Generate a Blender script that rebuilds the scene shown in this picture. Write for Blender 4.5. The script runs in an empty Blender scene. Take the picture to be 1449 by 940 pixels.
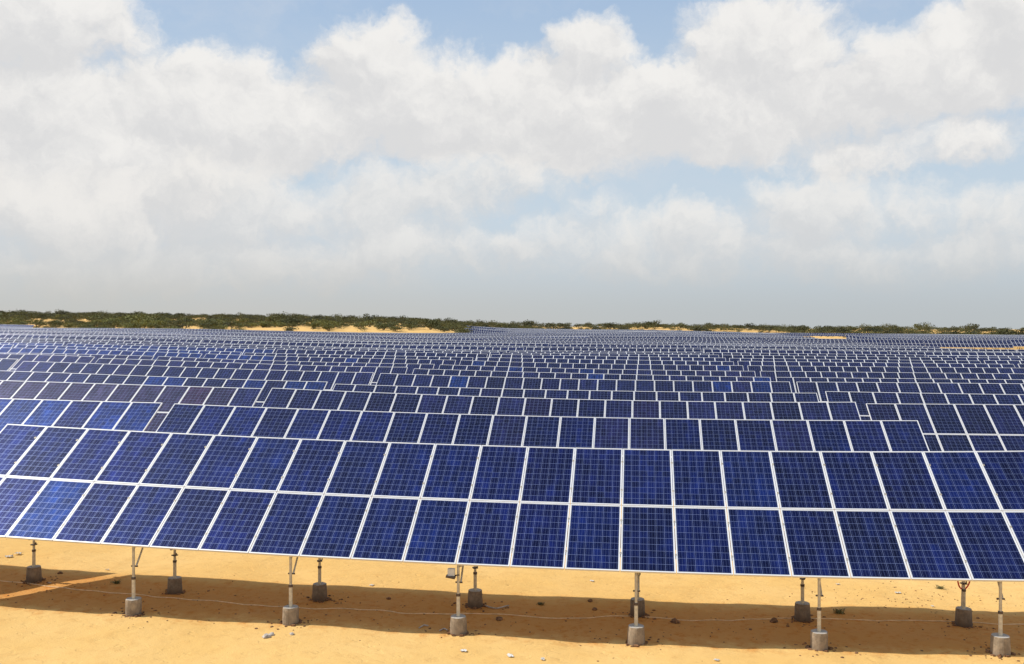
import bpy, bmesh, math, random
import numpy as np
from mathutils import Matrix, Vector, noise as mnoise

S = bpy.context.scene
C = S.collection
R = math.radians
# ------------------------------------------------------------------ camera
CAM = (3.477, -17.104, 4.342)
YAW = 0.132167
PITCH = 0.003
F = 1338.0                      # focal length in pixels of a 1449 px wide frame
cd = bpy.data.cameras.new('camera'); cam = bpy.data.objects.new('camera', cd); C.objects.link(cam)
cam.location = CAM
cam.rotation_euler = (math.pi/2 - PITCH, 0, YAW)
cd.sensor_width = 36; cd.lens = 36*F/1449.0
cd.clip_start = 0.1; cd.clip_end = 20000
S.camera = cam
S.view_settings.view_transform = 'Standard'; S.view_settings.look = 'None'
S.view_settings.gamma = 1; S.view_settings.exposure = 0.0

# ------------------------------------------------------------------ node helper
class NT:
    def __init__(s, nt): s.nt = nt
    def n(s, t, **k):
        x = s.nt.nodes.new(t)
        for a, v in k.items(): setattr(x, a, v)
        return x
    def put(s, sock, v):
        if isinstance(v, bpy.types.NodeSocket): s.nt.links.new(v, sock)
        elif v is not None: sock.default_value = v
    def m(s, op, a, b=None, c=None, clamp=False):
        x = s.n('ShaderNodeMath', operation=op, use_clamp=clamp)
        for i, v in enumerate((a, b, c)):
            if v is not None: s.put(x.inputs[i], v)
        return x.outputs[0]
    def ss(s, v, lo, hi, a=0.0, b=1.0):
        x = s.n('ShaderNodeMapRange', interpolation_type='SMOOTHSTEP')
        for i, q in enumerate((v, lo, hi, a, b)): s.put(x.inputs[i], q)
        return x.outputs[0]
    def lin(s, v, lo, hi, a=0.0, b=1.0):
        x = s.n('ShaderNodeMapRange')
        for i, q in enumerate((v, lo, hi, a, b)): s.put(x.inputs[i], q)
        return x.outputs[0]
    def xyz(s, x, y, z=0.0):
        q = s.n('ShaderNodeCombineXYZ')
        for i, v in enumerate((x, y, z)): s.put(q.inputs[i], v)
        return q.outputs[0]
    def sep(s, v):
        q = s.n('ShaderNodeSeparateXYZ'); s.put(q.inputs[0], v); return q.outputs
    def noise(s, v, scale, detail=4, rough=.5, dist=0.0, lac=2.0):
        q = s.n('ShaderNodeTexNoise'); s.put(q.inputs['Vector'], v)
        for a, b in (('Scale', scale), ('Detail', detail), ('Roughness', rough), ('Distortion', dist), ('Lacunarity', lac)):
            s.put(q.inputs[a], b)
        return q
    def mix(s, f, a, b, bt='MIX'):
        q = s.n('ShaderNodeMix', data_type='RGBA', blend_type=bt)
        s.put(q.inputs[0], f); s.put(q.inputs[6], a); s.put(q.inputs[7], b)
        return q.outputs[2]
    def vm(s, op, a, b=None, sc=None):
        q = s.n('ShaderNodeVectorMath', operation=op); s.put(q.inputs[0], a)
        if b is not None: s.put(q.inputs[1], b)
        if sc is not None: s.put(q.inputs['Scale'], sc)
        return q.outputs[0]

def mat(name):
    m = bpy.data.materials.new(name); m.use_nodes = True
    b = m.node_tree.nodes['Principled BSDF']
    return m, NT(m.node_tree), b
def c4(r, g, b): return (r, g, b, 1.0)

# ------------------------------------------------------------------ sun and sky
SUNV = Vector((-0.90, -0.03, 1.0)).normalized()
SUN_EL = math.asin(SUNV.z); SUN_AZ = math.atan2(SUNV.x, SUNV.y)     # from +Y towards +X
sl = bpy.data.lights.new('sun', 'SUN'); sl.energy = 4.7; sl.angle = R(0.55); sl.color = (1.0, 0.95, 0.86)
so = bpy.data.objects.new('sun', sl); C.objects.link(so); so.location = (-60, -20, 80)
so.rotation_euler = SUNV.to_track_quat('Z', 'Y').to_euler()

def build_world():
    w = bpy.data.worlds.new('World'); S.world = w; w.use_nodes = True
    nt = w.node_tree; g = NT(nt)
    bg = nt.nodes['Background']; K = 0.1
    bg.inputs[1].default_value = K
    sky = g.n('ShaderNodeTexSky', sky_type='NISHITA'); sky.sun_disc = False
    sky.sun_elevation = SUN_EL; sky.sun_rotation = SUN_AZ
    sky.air_density = 1.0; sky.dust_density = 1.2; sky.ozone_density = 2.0
    tc = g.n('ShaderNodeTexCoord'); d = tc.outputs['Generated']
    dx, dy, dz = g.sep(d)
    cyw, syw = math.cos(YAW), math.sin(YAW)
    # directions expressed as azimuth and elevation about the north-west of the field
    fx = g.m('ADD', g.m('MULTIPLY', dx, cyw), g.m('MULTIPLY', dy, syw))
    fy = g.m('SUBTRACT', g.m('MULTIPLY', dy, cyw), g.m('MULTIPLY', dx, syw))
    az = g.m('ARCTAN2', fx, fy); el = g.m('ARCSINE', g.m('MINIMUM', g.m('MAXIMUM', dz, -0.999), 0.999))
    AX = g.m('MULTIPLY', az, 1.338)                # about one unit per thousand pixels
    EY = g.m('MULTIPLY', el, 1.338)
    P = g.xyz(AX, EY, 0.0)
    # domain warp: billowing edges
    w1 = g.noise(P, 5.0, 5, .6).outputs['Color']
    w2 = g.noise(P, 22.0, 5, .65).outputs['Color']
    W = g.vm('ADD', g.vm('SCALE', g.vm('SUBTRACT', w1, (.5, .5, .5)), sc=.13), g.vm('SCALE', g.vm('SUBTRACT', w2, (.5, .5, .5)), sc=.045))
    PW = g.vm('ADD', P, W)
    up = [(40,20,185,75),(-10,170,230,105),(120,190,190,70),(225,118,60,42),(285,112,55,60),(350,118,60,48),
          (520,90,95,72),(590,125,80,60),(300,178,280,75),(640,160,280,80),(835,72,70,60),(730,120,80,45),(800,165,260,95),
          (1075,85,140,105),(1000,160,230,85),(1340,100,140,75),(1440,55,90,90),(1250,215,150,40),(1420,207,80,26),(1200,150,150,60),
          (1150,5,70,10),(90,235,260,90)]
    low = [(310,290,125,72),(80,300,200,60),(560,290,130,50),(450,300,90,40),(700,260,120,40),(790,338,90,34),(855,296,45,22),(945,330,120,42),(1140,298,105,54),
           (1312,290,55,34),(1425,302,90,36),(1100,360,420,40),(250,370,400,50),(600,350,260,40)]
    def field(shift):
        v = g.vm('ADD', PW, (shift*.5, shift, 0))
        X, Y, _ = g.sep(v)
        def blobs(L):
            out = None
            for (cx, cy, rx, ry) in L:
                ax = math.atan((cx-724.5)/1338)*1.338; ey = math.atan((466-cy)/1338*math.cos(ax/1.338))*1.338
                a = g.m('MULTIPLY', g.m('SUBTRACT', X, ax), 1000.0/rx); b = g.m('MULTIPLY', g.m('SUBTRACT', Y, ey), 1000.0/ry)
                q = g.m('SUBTRACT', 1.0, g.m('ADD', g.m('MULTIPLY', a, a), g.m('MULTIPLY', b, b)))
                q = g.m('MULTIPLY', q, ry/80.0) if ry < 80 else q
                out = q if out is None else g.m('SMOOTH_MAX', out, q, .25)
            return out
        # clouds beyond the part of the sky worked out above: plain broken cloud
        gen = g.noise(v, 3.2, 6, .55).outputs['Fac']
        gen = g.m('MULTIPLY', g.m('SUBTRACT', gen, .50), 6.0)
        inside = g.m('MULTIPLY', g.ss(g.m('ABSOLUTE', AX), .78, 1.0, 1, 0), g.ss(EY, .50, .62, 1, 0))
        b1 = g.m('ADD', g.m('MULTIPLY', blobs(up), inside), g.m('MULTIPLY', gen, g.m('SUBTRACT', 1.0, inside)))
        b2 = g.m('ADD', g.m('MULTIPLY', blobs(low), inside), g.m('MULTIPLY', g.m('SUBTRACT', inside, 1.0), 3.0))
        fine = g.m('MULTIPLY', g.m('SUBTRACT', g.noise(v, 14.0, 8, .62).outputs['Fac'], .5), 1.45)
        return g.m('ADD', b1, fine), g.m('ADD', b2, fine)
    a1, a2 = field(0.0); s1, s2 = field(0.022)
    m1 = g.ss(a1, -.16, .50); m2 = g.ss(a2, -.22, .58)
    lit1 = g.m('SUBTRACT', a1, s1); lit2 = g.m('SUBTRACT', a2, s2)
    big = g.noise(PW, 6.0, 6, .55).outputs['Fac']
    def shade(lit, a):
        v = g.m('ADD', g.m('MULTIPLY', lit, 1.15), g.m('MULTIPLY', g.m('SUBTRACT', big, .5), .8))
        v = g.m('SUBTRACT', v, g.m('MULTIPLY', g.m('MINIMUM', a, 1.2), .10))
        return g.ss(v, -.45, .55)
    t1 = shade(lit1, a1); t2 = shade(lit2, a2)
    grey = c4(.72/K, .715/K, .715/K); white = c4(.90/K, .88/K, .85/K)
    cl1 = g.mix(t1, grey, white); cl2 = g.mix(t2, c4(.68/K, .685/K, .69/K), c4(.86/K, .84/K, .81/K))
    blue = g.mix(.7, sky.outputs[0], c4(.33/K, .51/K, .80/K))
    pale = g.mix(g.ss(EY, .08, .70, .95, .0), blue, c4(.58/K, .68/K, .76/K))
    wisp = g.ss(g.noise(g.vm('MULTIPLY', PW, (1.0, 1.8, 1.0)), 3.0, 6, .6).outputs['Fac'], .45, .75, 0, .45)
    col = g.mix(wisp, pale, c4(.68/K, .71/K, .76/K))
    col = g.mix(g.m('MULTIPLY', m1, .96), col, cl1)
    col = g.mix(g.m('MULTIPLY', m2, .86), col, cl2)
    hz = g.ss(EY, -.01, .170, 1.0, .0); hz = g.m('MULTIPLY', hz, 1.0)
    hcol = g.mix(g.ss(AX, -.55, .55), c4(.56/K, .555/K, .525/K), c4(.49/K, .525/K, .54/K))
    hcol = g.mix(g.ss(EY, .02, .20), hcol, c4(.63/K, .65/K, .67/K))
    col = g.mix(hz, col, hcol)
    nt.links.new(col, bg.inputs[0])
build_world()

# ------------------------------------------------------------------ tagging and mesh helpers
def tag(o, label=None, cat=None, group=None, kind=None):
    if label: o['label'] = label
    if cat: o['category'] = cat
    if group: o['group'] = group
    if kind: o['kind'] = kind
    return o
def empty(name, loc=(0, 0, 0)):
    o = bpy.data.objects.new(name, None); C.objects.link(o); o.location = loc; o.empty_display_size = .3
    return o
class MB:
    """collects boxes, tubes and free faces with material indices and uv, then makes one mesh"""
    def __init__(s): s.v = []; s.f = []; s.mi = []; s.uv = []; s.sm = []
    def face(s, pts, mi=0, uv=None, smooth=False):
        k = len(s.v); s.v += [tuple(p) for p in pts]; s.f.append(tuple(range(k, k+len(pts)))); s.mi.append(mi)
        s.uv += list(uv) if uv else [(0, 0)]*len(pts); s.sm.append(smooth)
    def box(s, c, size, M=None, mi=0):
        x, y, z = [q/2 for q in size]
        p = [Vector((a*x, b*y, d*z)) for a in (-1, 1) for b in (-1, 1) for d in (-1, 1)]
        if M: p = [M @ q for q in p]
        p = [q+Vector(c) for q in p]
        for q in ((0,1,3,2), (4,6,7,5), (0,4,5,1), (2,3,7,6), (0,2,6,4), (1,5,7,3)): s.face([p[i] for i in q], mi)
    def tube(s, a, b, r0, r1=None, n=12, mi=0, cap=True, smooth=True):
        a = Vector(a); b = Vector(b); r1 = r0 if r1 is None else r1
        q = (b-a).to_track_quat('Z', 'Y')
        A = [a+q@Vector((r0*math.cos(2*math.pi*i/n), r0*math.sin(2*math.pi*i/n), 0)) for i in range(n)]
        B = [b+q@Vector((r1*math.cos(2*math.pi*i/n), r1*math.sin(2*math.pi*i/n), 0)) for i in range(n)]
        for i in range(n): s.face((A[i], A[(i+1) % n], B[(i+1) % n], B[i]), mi, None, smooth)
        if cap: s.face(A[::-1], mi); s.face(B, mi)
    def lathe(s, prof, n=24, c=(0, 0, 0), mi=0, jit=0, rnd=None):
        c = Vector(c); rings = []
        for (r, z) in prof:
            rings.append([c+Vector(((r+(rnd.uniform(-jit, jit) if rnd else 0))*math.cos(2*math.pi*i/n), (r+(rnd.uniform(-jit, jit) if rnd else 0))*math.sin(2*math.pi*i/n), z+(rnd.uniform(-jit, jit)*.4 if rnd else 0))) for i in range(n)])
        for a, b in zip(rings, rings[1:]):
            for i in range(n): s.face((a[i], a[(i+1) % n], b[(i+1) % n], b[i]), mi, None, True)
        s.face(rings[-1], mi)
    def path(s, pts, r, n=8, mi=0):
        for a, b in zip(pts, pts[1:]): s.tube(a, b, r, r, n, mi)
    def mesh(s, name, mats):
        me = bpy.data.meshes.new(name); me.from_pydata(s.v, [], s.f)
        for m in mats: me.materials.append(m)
        me.polygons.foreach_set('material_index', s.mi); me.polygons.foreach_set('use_smooth', s.sm)
        u = me.uv_layers.new(name='UVMap'); u.data.foreach_set('uv', [q for p in s.uv for q in p])
        me.update(); return me
def weld(me, d=1e-5):
    bm = bmesh.new(); bm.from_mesh(me); bmesh.ops.remove_doubles(bm, verts=bm.verts, dist=d); bm.to_mesh(me); bm.free(); return me
def link(name, me, parent=None, M=None):
    o = bpy.data.objects.new(name, me); C.objects.link(o)
    if parent: o.parent = parent
    if M is not None: o.matrix_local = M
    return o

# ------------------------------------------------------------------ materials
def m_sand():
    m, g, b = mat('sand')
    ge = g.n('ShaderNodeNewGeometry'); P = ge.outputs['Position']
    X, Y, Z = g.sep(P)
    n1 = g.noise(P, .35, 5, .6).outputs['Fac']; n2 = g.noise(P, 3.2, 6, .65).outputs['Fac']; n3 = g.noise(P, 26.0, 5, .7).outputs['Fac']
    pale = g.mix(g.ss(n1, .35, .65), c4(.63, .39, .130), c4(.67, .43, .160))
    c = g.mix(g.ss(n2, .46, .72, 0, .45), pale, c4(.54, .31, .10))
    # reddish dug soil; its colour also paints warm shade under the front table
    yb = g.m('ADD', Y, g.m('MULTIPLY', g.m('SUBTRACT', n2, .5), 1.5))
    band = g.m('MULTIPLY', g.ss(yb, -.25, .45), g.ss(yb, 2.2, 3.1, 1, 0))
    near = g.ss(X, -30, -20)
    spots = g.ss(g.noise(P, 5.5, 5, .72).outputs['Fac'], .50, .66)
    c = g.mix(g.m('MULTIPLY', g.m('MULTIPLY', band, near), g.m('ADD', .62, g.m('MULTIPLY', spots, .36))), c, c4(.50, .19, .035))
    dark = g.m('MULTIPLY', g.ss(g.noise(P, 17.0, 3, .6, .4).outputs['Fac'], .66, .74), g.ss(g.noise(P, 1.3, 3, .6).outputs['Fac'], .48, .64))
    c = g.mix(g.m('MULTIPLY', dark, .55), c, c4(.25, .10, .03))
    # far off: sand greyed by dry grass
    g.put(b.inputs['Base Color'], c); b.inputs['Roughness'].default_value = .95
    b.inputs['Specular IOR Level'].default_value = .15
    h = g.m('ADD', g.m('MULTIPLY', n2, .05), g.m('MULTIPLY', n3, .012))
    h = g.m('ADD', h, g.m('MULTIPLY', g.ss(g.noise(g.vm('MULTIPLY', P, (1.0, 1.6, 1.0)), 3.4, 3, .5, .6).outputs['Fac'], .58, .68), -.016))
    bp = g.n('ShaderNodeBump'); bp.inputs['Strength'].default_value = .55; bp.inputs['Distance'].default_value = 1.0
    g.put(bp.inputs['Height'], h); g.put(b.inputs['Normal'], bp.outputs[0])
    return m
def m_cells():
    """polycrystalline cells behind glass: 6 x 10 cells in every whole unit of the uv map"""
    m, g, b = mat('solar_cells')
    tc = g.n('ShaderNodeTexCoord'); U, V, _ = g.sep(tc.outputs['UV']); oi = g.n('ShaderNodeObjectInfo')
    pu = g.m('FLOOR', U); pv = g.m('FLOOR', V)
    u = g.m('SUBTRACT', U, pu); v = g.m('SUBTRACT', V, pv)
    u = g.lin(u, .008, .992, 0, 6); v = g.lin(v, .006, .994, 0, 10)
    iu = g.m('FLOOR', u); iv = g.m('FLOOR', v); fu = g.m('SUBTRACT', u, iu); fv = g.m('SUBTRACT', v, iv)
    du = g.m('ABSOLUTE', g.m('SUBTRACT', fu, .5)); dv = g.m('ABSOLUTE', g.m('SUBTRACT', fv, .5))
    gap = g.m('MAXIMUM', g.m('GREATER_THAN', du, .484), g.m('GREATER_THAN', dv, .484))
    bus = None
    for q in (.17, .5, .83):
        t = g.m('LESS_THAN', g.m('ABSOLUTE', g.m('SUBTRACT', fu, q)), .008)
        bus = t if bus is None else g.m('MAXIMUM', bus, t)
    rp = g.n('ShaderNodeTexWhiteNoise', noise_dimensions='3D'); g.put(rp.inputs['Vector'], g.xyz(pu, pv, g.m('MULTIPLY', oi.outputs['Random'], 91.7)))
    rc = g.n('ShaderNodeTexWhiteNoise', noise_dimensions='4D')
    g.put(rc.inputs['Vector'], g.xyz(g.m('ADD', iu, g.m('MULTIPLY', pu, 7)), g.m('ADD', iv, g.m('MULTIPLY', pv, 13)), 0.0)); g.put(rc.inputs['W'], g.m('MULTIPLY', oi.outputs['Random'], 57.3))
    cr = g.noise(g.xyz(g.m('MULTIPLY', U, 6.0), g.m('MULTIPLY', V, 10.0), oi.outputs['Random']), 3.0, 4, .7).outputs['Fac']
    base = g.mix(rp.outputs['Value'], c4(.0040, .0095, .078), c4(.0055, .0145, .100))
    base = g.mix(g.ss(g.sep(rp.outputs['Color'])[1], .84, 1.0, 0, .12), base, c4(.022, .014, .050))
    k = g.m('ADD', g.m('MULTIPLY', rc.outputs['Value'], .55), g.m('MULTIPLY', cr, .9))
    k = g.m('MULTIPLY', g.m('ADD', k, .22), .84)
    base = g.mix(1.0, base, g.xyz(k, k, k), 'MULTIPLY')
    st = g.noise(g.xyz(g.m('MULTIPLY', U, 3.2), g.m('MULTIPLY', V, 1.3), g.m('MULTIPLY', oi.outputs['Random'], 30.0)), 1.6, 3, .55).outputs['Fac']
    kk = g.ss(st, .35, .78, .70, 1.6); base = g.mix(1.0, base, g.xyz(g.m('MULTIPLY', kk, .9), kk, kk), 'MULTIPLY')
    base = g.mix(1.0, base, oi.outputs['Color'], 'MULTIPLY')
    c = g.mix(bus, base, c4(.13, .17, .36)); c = g.mix(gap, c, c4(.21, .26, .46))
    edge = g.m('MAXIMUM', g.m('MAXIMUM', g.m('LESS_THAN', u, 0.01), g.m('GREATER_THAN', u, 5.99)), g.m('MAXIMUM', g.m('LESS_THAN', v, 0.01), g.m('GREATER_THAN', v, 9.99)))
    c = g.mix(edge, c, c4(.62, .64, .68))
    g.put(b.inputs['Base Color'], c)
    b.inputs['Metallic'].default_value = .55
    b.inputs['Roughness'].default_value = .40; b.inputs['Specular IOR Level'].default_value = .12
    b.inputs['Coat Weight'].default_value = .22; b.inputs['Coat Roughness'].default_value = .10; b.inputs['Coat IOR'].default_value = 1.3
    return m
def m_alu():
    m, g, b = mat('anodised_aluminium')
    b.inputs['Base Color'].default_value = c4(.70, .70, .70); b.inputs['Metallic'].default_value = .15; b.inputs['Roughness'].default_value = .45
    return m
def m_simple(name, col, rough=.7, metal=0.0, var=.25, scale=9.0, bump=0.0):
    m, g, b = mat(name)
    tc = g.n('ShaderNodeTexCoord'); n = g.noise(tc.outputs['Object'], scale, 5, .65).outputs['Fac']
    c = g.mix(g.ss(n, .3, .7), c4(*[q*(1-var) for q in col]), c4(*[min(1, q*(1+var)) for q in col]))
    g.put(b.inputs['Base Color'], c); b.inputs['Roughness'].default_value = rough; b.inputs['Metallic'].default_value = metal
    if bump:
        bp = g.n('ShaderNodeBump'); bp.inputs['Strength'].default_value = bump; bp.inputs['Distance'].default_value = .02
        g.put(bp.inputs['Height'], n); g.put(b.inputs['Normal'], bp.outputs[0])
    return m
def m_concrete(name, col, damp):
    m, g, b = mat(name)
    tc = g.n('ShaderNodeTexCoord'); P = tc.outputs['Object']; X, Y, Z = g.sep(P)
    n = g.noise(P, 7.0, 6, .7).outputs['Fac']; n2 = g.noise(g.vm('MULTIPLY', P, (1, 1, .25)), 16.0, 5, .7).outputs['Fac']
    c = g.mix(g.ss(n, .35, .68), c4(*[q*.7 for q in col]), c4(*[q*1.25 for q in col]))
    c = g.mix(g.ss(n2, .5, .75, 0, .5), c, c4(*[q*.5 for q in col]))
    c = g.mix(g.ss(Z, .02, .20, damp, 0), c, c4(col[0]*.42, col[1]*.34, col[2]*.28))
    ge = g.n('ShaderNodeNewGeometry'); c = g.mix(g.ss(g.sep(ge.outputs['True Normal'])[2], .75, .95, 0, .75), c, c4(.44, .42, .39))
    g.put(b.inputs['Base Color'], c); b.inputs['Roughness'].default_value = .9
    bp = g.n('ShaderNodeBump'); bp.inputs['Strength'].default_value = .6; bp.inputs['Distance'].default_value = .01
    g.put(bp.inputs['Height'], n2); g.put(b.inputs['Normal'], bp.outputs[0])
    return m
def m_leaf():
    m, g, b = mat('shrub_leaves')
    oi = g.n('ShaderNodeObjectInfo'); ge = g.n('ShaderNodeNewGeometry'); P = ge.outputs['Position']
    n = g.noise(P, .9, 3, .6).outputs['Fac']; n0 = g.noise(P, .05, 3, .5).outputs['Fac']
    c = g.mix(g.ss(n, .35, .68), c4(.070, .074, .027), c4(.145, .142, .048))
    c = g.mix(g.ss(n0, .42, .62), c, c4(.058, .062, .030))
    c = g.mix(1.0, c, oi.outputs['Color'], 'MULTIPLY')
    g.put(b.inputs['Base Color'], c); b.inputs['Roughness'].default_value = .7; b.inputs['Specular IOR Level'].default_value = .2
    return m
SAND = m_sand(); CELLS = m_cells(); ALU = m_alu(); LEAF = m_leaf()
STEEL = m_simple('galvanised_post', (.52, .47, .38), .5, .35, .2, 14)
SLEEVE = m_simple('post_sleeve', (.60, .53, .40), .6, .1, .2, 14)
DARKST = m_simple('dark_clamp_steel', (.10, .07, .055), .6, .4)
BACK = m_simple('white_backsheet', (.62, .62, .60), .6, 0, .05)
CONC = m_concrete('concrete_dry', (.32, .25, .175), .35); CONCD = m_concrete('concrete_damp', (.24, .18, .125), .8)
BARK = m_simple('bark', (.14, .10, .07), .9); CLOD = m_simple('dark_clod', (.20, .10, .045), .95, 0, .5, 20, .6)
STONE = m_simple('pale_stone', (.46, .40, .34), .9, 0, .35, 12, .6); LITTER = m_simple('white_litter', (.60, .57, .52), .7, 0, .1)
CORD = m_simple('pale_cord', (.78, .56, .32), .9, 0, .2); REDC = m_simple('red_cable', (.75, .02, .012), .45, 0, .1)
DRY = m_simple('dry_grass', (.16, .15, .05), .8, 0, .4)

# ------------------------------------------------------------------ terrain: heights of the table tops read row by row
TILT = R(34.055); RISE = 1.859; RUN = 2.7506; LEGF = 1.30; PITCHY = 7.75
ROWS = {1:[(-30,2.42),(-16,2.28),(-10.81,2.19),(-6.96,2.05),(-2.94,1.94),(1.19,1.86),(5.3,1.85),(10.13,1.93),(20,1.95)],
2:[(-30,2.4),(-15.95,2.15),(-11.09,2.07),(-7.23,1.94),(-2.84,1.86),(1.38,1.79),(5.44,1.77),(9.34,1.79),(11.22,1.81),(22,1.8)],
3:[(-35,2.5),(-21.78,2.28),(-16.1,2.13),(-11.1,2.04),(-10.76,2.06),(-4.61,1.86),(0.79,1.74),(5.99,1.69),(11.26,1.73),(11.62,1.68),(16.95,1.7),(30,1.7)],
4:[(-40,2.5),(-27.5,2.3),(-20.39,2.09),(-13.24,1.9),(-10.96,1.87),(-10.67,1.78),(-6.38,1.66),(0.21,1.59),(6.54,1.52),(11.37,1.55),(11.7,1.62),(19.91,1.54),(30,1.5)],
5:[(-45,2.85),(-32.54,2.65),(-32.13,2.5),(-24.68,2.29),(-16.25,2.04),(-10.83,1.95),(-10.49,1.9),(-0.38,1.68),(7.09,1.61),(11.47,1.61),(22.86,1.6),(35,1.55)],
6:[(-50,2.8),(-37.51,2.68),(-32.63,2.62),(-32.32,2.42),(-28.98,2.37),(-19.26,2.06),(-10.8,1.93),(-10.48,1.83),(-0.97,1.64),(7.64,1.49),(11.57,1.46),(25.81,1.41),(40,1.4)],
7:[(-50,2.6),(-38.94,2.5),(-32.43,2.35),(-22.27,2.01),(-10.62,1.84),(-10.36,1.8),(-1.56,1.61),(8.19,1.48),(11.66,1.49),(28.77,1.41),(45,1.4)],
8:[(-60,2.9),(-43.9,2.69),(-25.27,2.13),(-10.55,1.89),(-2.15,1.67),(8.74,1.58),(31.72,1.49),(45,1.45)],
9:[(-60,3.0),(-48.85,2.8),(-28.28,2.17),(-15.25,1.98),(-2.74,1.82),(9.29,1.67),(34.67,1.49),(50,1.45)],
10:[(-65,3.1),(-53.81,2.9),(-28,2.28),(-3.33,1.83),(9.84,1.71),(37.63,1.52),(55,1.5)],
11:[(-70,3.2),(-58.76,3.01),(-30,2.3),(-3.91,1.79),(10.39,1.77),(40.58,1.53),(60,1.5)]}
RX = {k: np.array([a for a, b in v]) for k, v in ROWS.items()}; RZ = {k: np.array([b for a, b in v]) for k, v in ROWS.items()}
def row_y(r): return (r-1)*PITCHY
def bearing(x, y):
    """column of the photograph that a place lies in, and its distance"""
    X = x-CAM[0]; Y = y-CAM[1]; c, s = math.cos(YAW), math.sin(YAW)
    d = -X*s*1.0+Y*c; a = X*c+Y*s
    d = np.maximum(d, 1.0)
    return 724.5+F*a/d, d
PXC = np.array([-250, 0, 250, 400, 520, 600, 690, 800, 930, 1080, 1200, 1330, 1449, 1700.])
DD = np.array([97, 150, 200, 270, 350, 420, 520, 620, 700, 820, 1000, 1600, 9000.])
def yz(ypx, D): return [4.342+(466-v)*D/F for v in ypx]
LG = 3.159
TB = np.array([
 [3.2, 3.1, 2.6, 2.25, 2.0, 1.9, 1.8, 1.78, 1.77, 1.70, 1.60, 1.55, 1.5, 1.5],
 [3.9, 3.6, 3.0, 2.5, 2.3, 2.1, 2.0, 1.80, 1.70, 1.50, 1.35, 1.20, 1.1, 1.1],
 [4.2, 3.8, 3.2, 2.6, 2.3, 2.1, 2.0, 1.90, 1.80, 1.45, 1.20, 1.00, 0.95, .95],
 [4.7, 4.4, 3.8, 3.1, 2.5, 2.4, 2.3, 2.30, 2.20, 1.90, 1.60, 1.55, 1.45, 1.45],
 [5.1, 4.95, 4.5, 3.7, 3.0, 2.8, 2.8, 2.70, 2.60, 2.30, 1.95, 1.90, 1.75, 1.75],
 [v+LG for v in yz([459, 460.0, 463, 464.5, 465, 466.5, 479.5, 479.5, 481, 485, 486.5, 487, 488, 488], 420)],
 [v+LG for v in yz([450, 452, 455, 457, 458, 461, 474, 475.5, 476.5, 480, 481, 481.5, 482.5, 482.5], 520)],
 [v+LG for v in yz([447, 448.5, 452, 454, 456, 459, 470, 472, 473, 477.5, 477.5, 478.5, 479.5, 479.5], 620)],
 [v+LG for v in yz([445.5, 446, 449.5, 452, 454, 456.5, 463, 464.5, 465, 469, 469.5, 471, 472.5, 472.5], 700)],
 [v+LG for v in yz([445, 446, 450, 452.5, 453.5, 457, 461, 463, 462.5, 466, 466.5, 468, 469.5, 470], 820)],
 [v+LG for v in yz([450, 450, 453, 455, 456, 458, 462, 464, 464.5, 467, 468, 469, 470, 470], 1000)],
 [v+LG for v in yz([462, 462, 462, 462, 462, 463, 464, 466, 466, 467.5, 468, 468.5, 469, 469], 1600)],
 [4.0]*14])
def near_top(x, y):
    r = np.clip(y/PITCHY+1, 1, 11); r0 = np.minimum(np.floor(r).astype(int), 10); t = r-r0
    t = t*t*(3-2*t)
    out = np.zeros_like(x)
    for k in range(1, 11):
        m = r0 == k
        if m.any():
            out[m] = np.interp(x[m], RX[k], RZ[k])*(1-t[m])+np.interp(x[m], RX[k+1], RZ[k+1])*t[m]
    return out
def far_top(x, y):
    px, d = bearing(x, y); px = np.clip(px, PXC[0], PXC[-1]); d = np.clip(d, DD[0], DD[-1])
    i = np.clip(np.searchsorted(PXC, px)-1, 0, len(PXC)-2); j = np.clip(np.searchsorted(DD, d)-1, 0, len(DD)-2)
    u = (px-PXC[i])/(PXC[i+1]-PXC[i]); v = (d-DD[j])/(DD[j+1]-DD[j]); v = v*v*(3-2*v)*.5+v*.5
    return (TB[j, i]*(1-u)+TB[j, i+1]*u)*(1-v)+(TB[j+1, i]*(1-u)+TB[j+1, i+1]*u)*v
ROWJIT = False
def top_z(x, y):
    """height of a table's upper edge whose front edge stands at y"""
    x = np.asarray(x, float); y = np.asarray(y, float)
    a = near_top(x, y); b = far_top(x, y)
    t = np.clip((y-72)/30, 0, 1); t = t*t*(3-2*t)
    h = a*(1-t)+b*t
    und = np.sin(y/9.3+x*.03)*.07+np.sin(y/17.0-x*.021+1.0)*.14
    k = np.clip((y-85)/60, 0, 1)*np.clip((700-y)/200, .3, 1)
    rj = np.sin(np.round(y/PITCHY)*12.9898)*43758.5453; rj = (rj-np.floor(rj)-.5)*.34*np.clip((y-80)/20, 0, 1)*np.clip((380-y)/120, .0, 1)
    return h+und*k+(rj if ROWJIT else 0)
def lump(x, y):
    """small relief of the sand near the camera"""
    out = np.zeros_like(x)
    for i, (xx, yy) in enumerate(zip(x.ravel(), y.ravel())):
        if abs(xx) < 22 and -8 < yy < 9:
            v = mnoise.noise(Vector((xx*.55, yy*.8, 0)))*.05+mnoise.noise(Vector((xx*1.9, yy*2.1, 3)))*.018+mnoise.noise(Vector((xx*5, yy*5, 7)))*.007
            out.ravel()[i] = v
        elif yy > 340:
            out.ravel()[i] = (mnoise.noise(Vector((xx*.02, yy*.02, 0)))*1.6+mnoise.noise(Vector((xx*.07, yy*.05, 5)))*.8)*min(1, (yy-340)/120)*(1.0 if bearing(xx, yy)[0] < 680 or yy > 640 else .1)
    return out
TRENCH = 1.15
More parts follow.
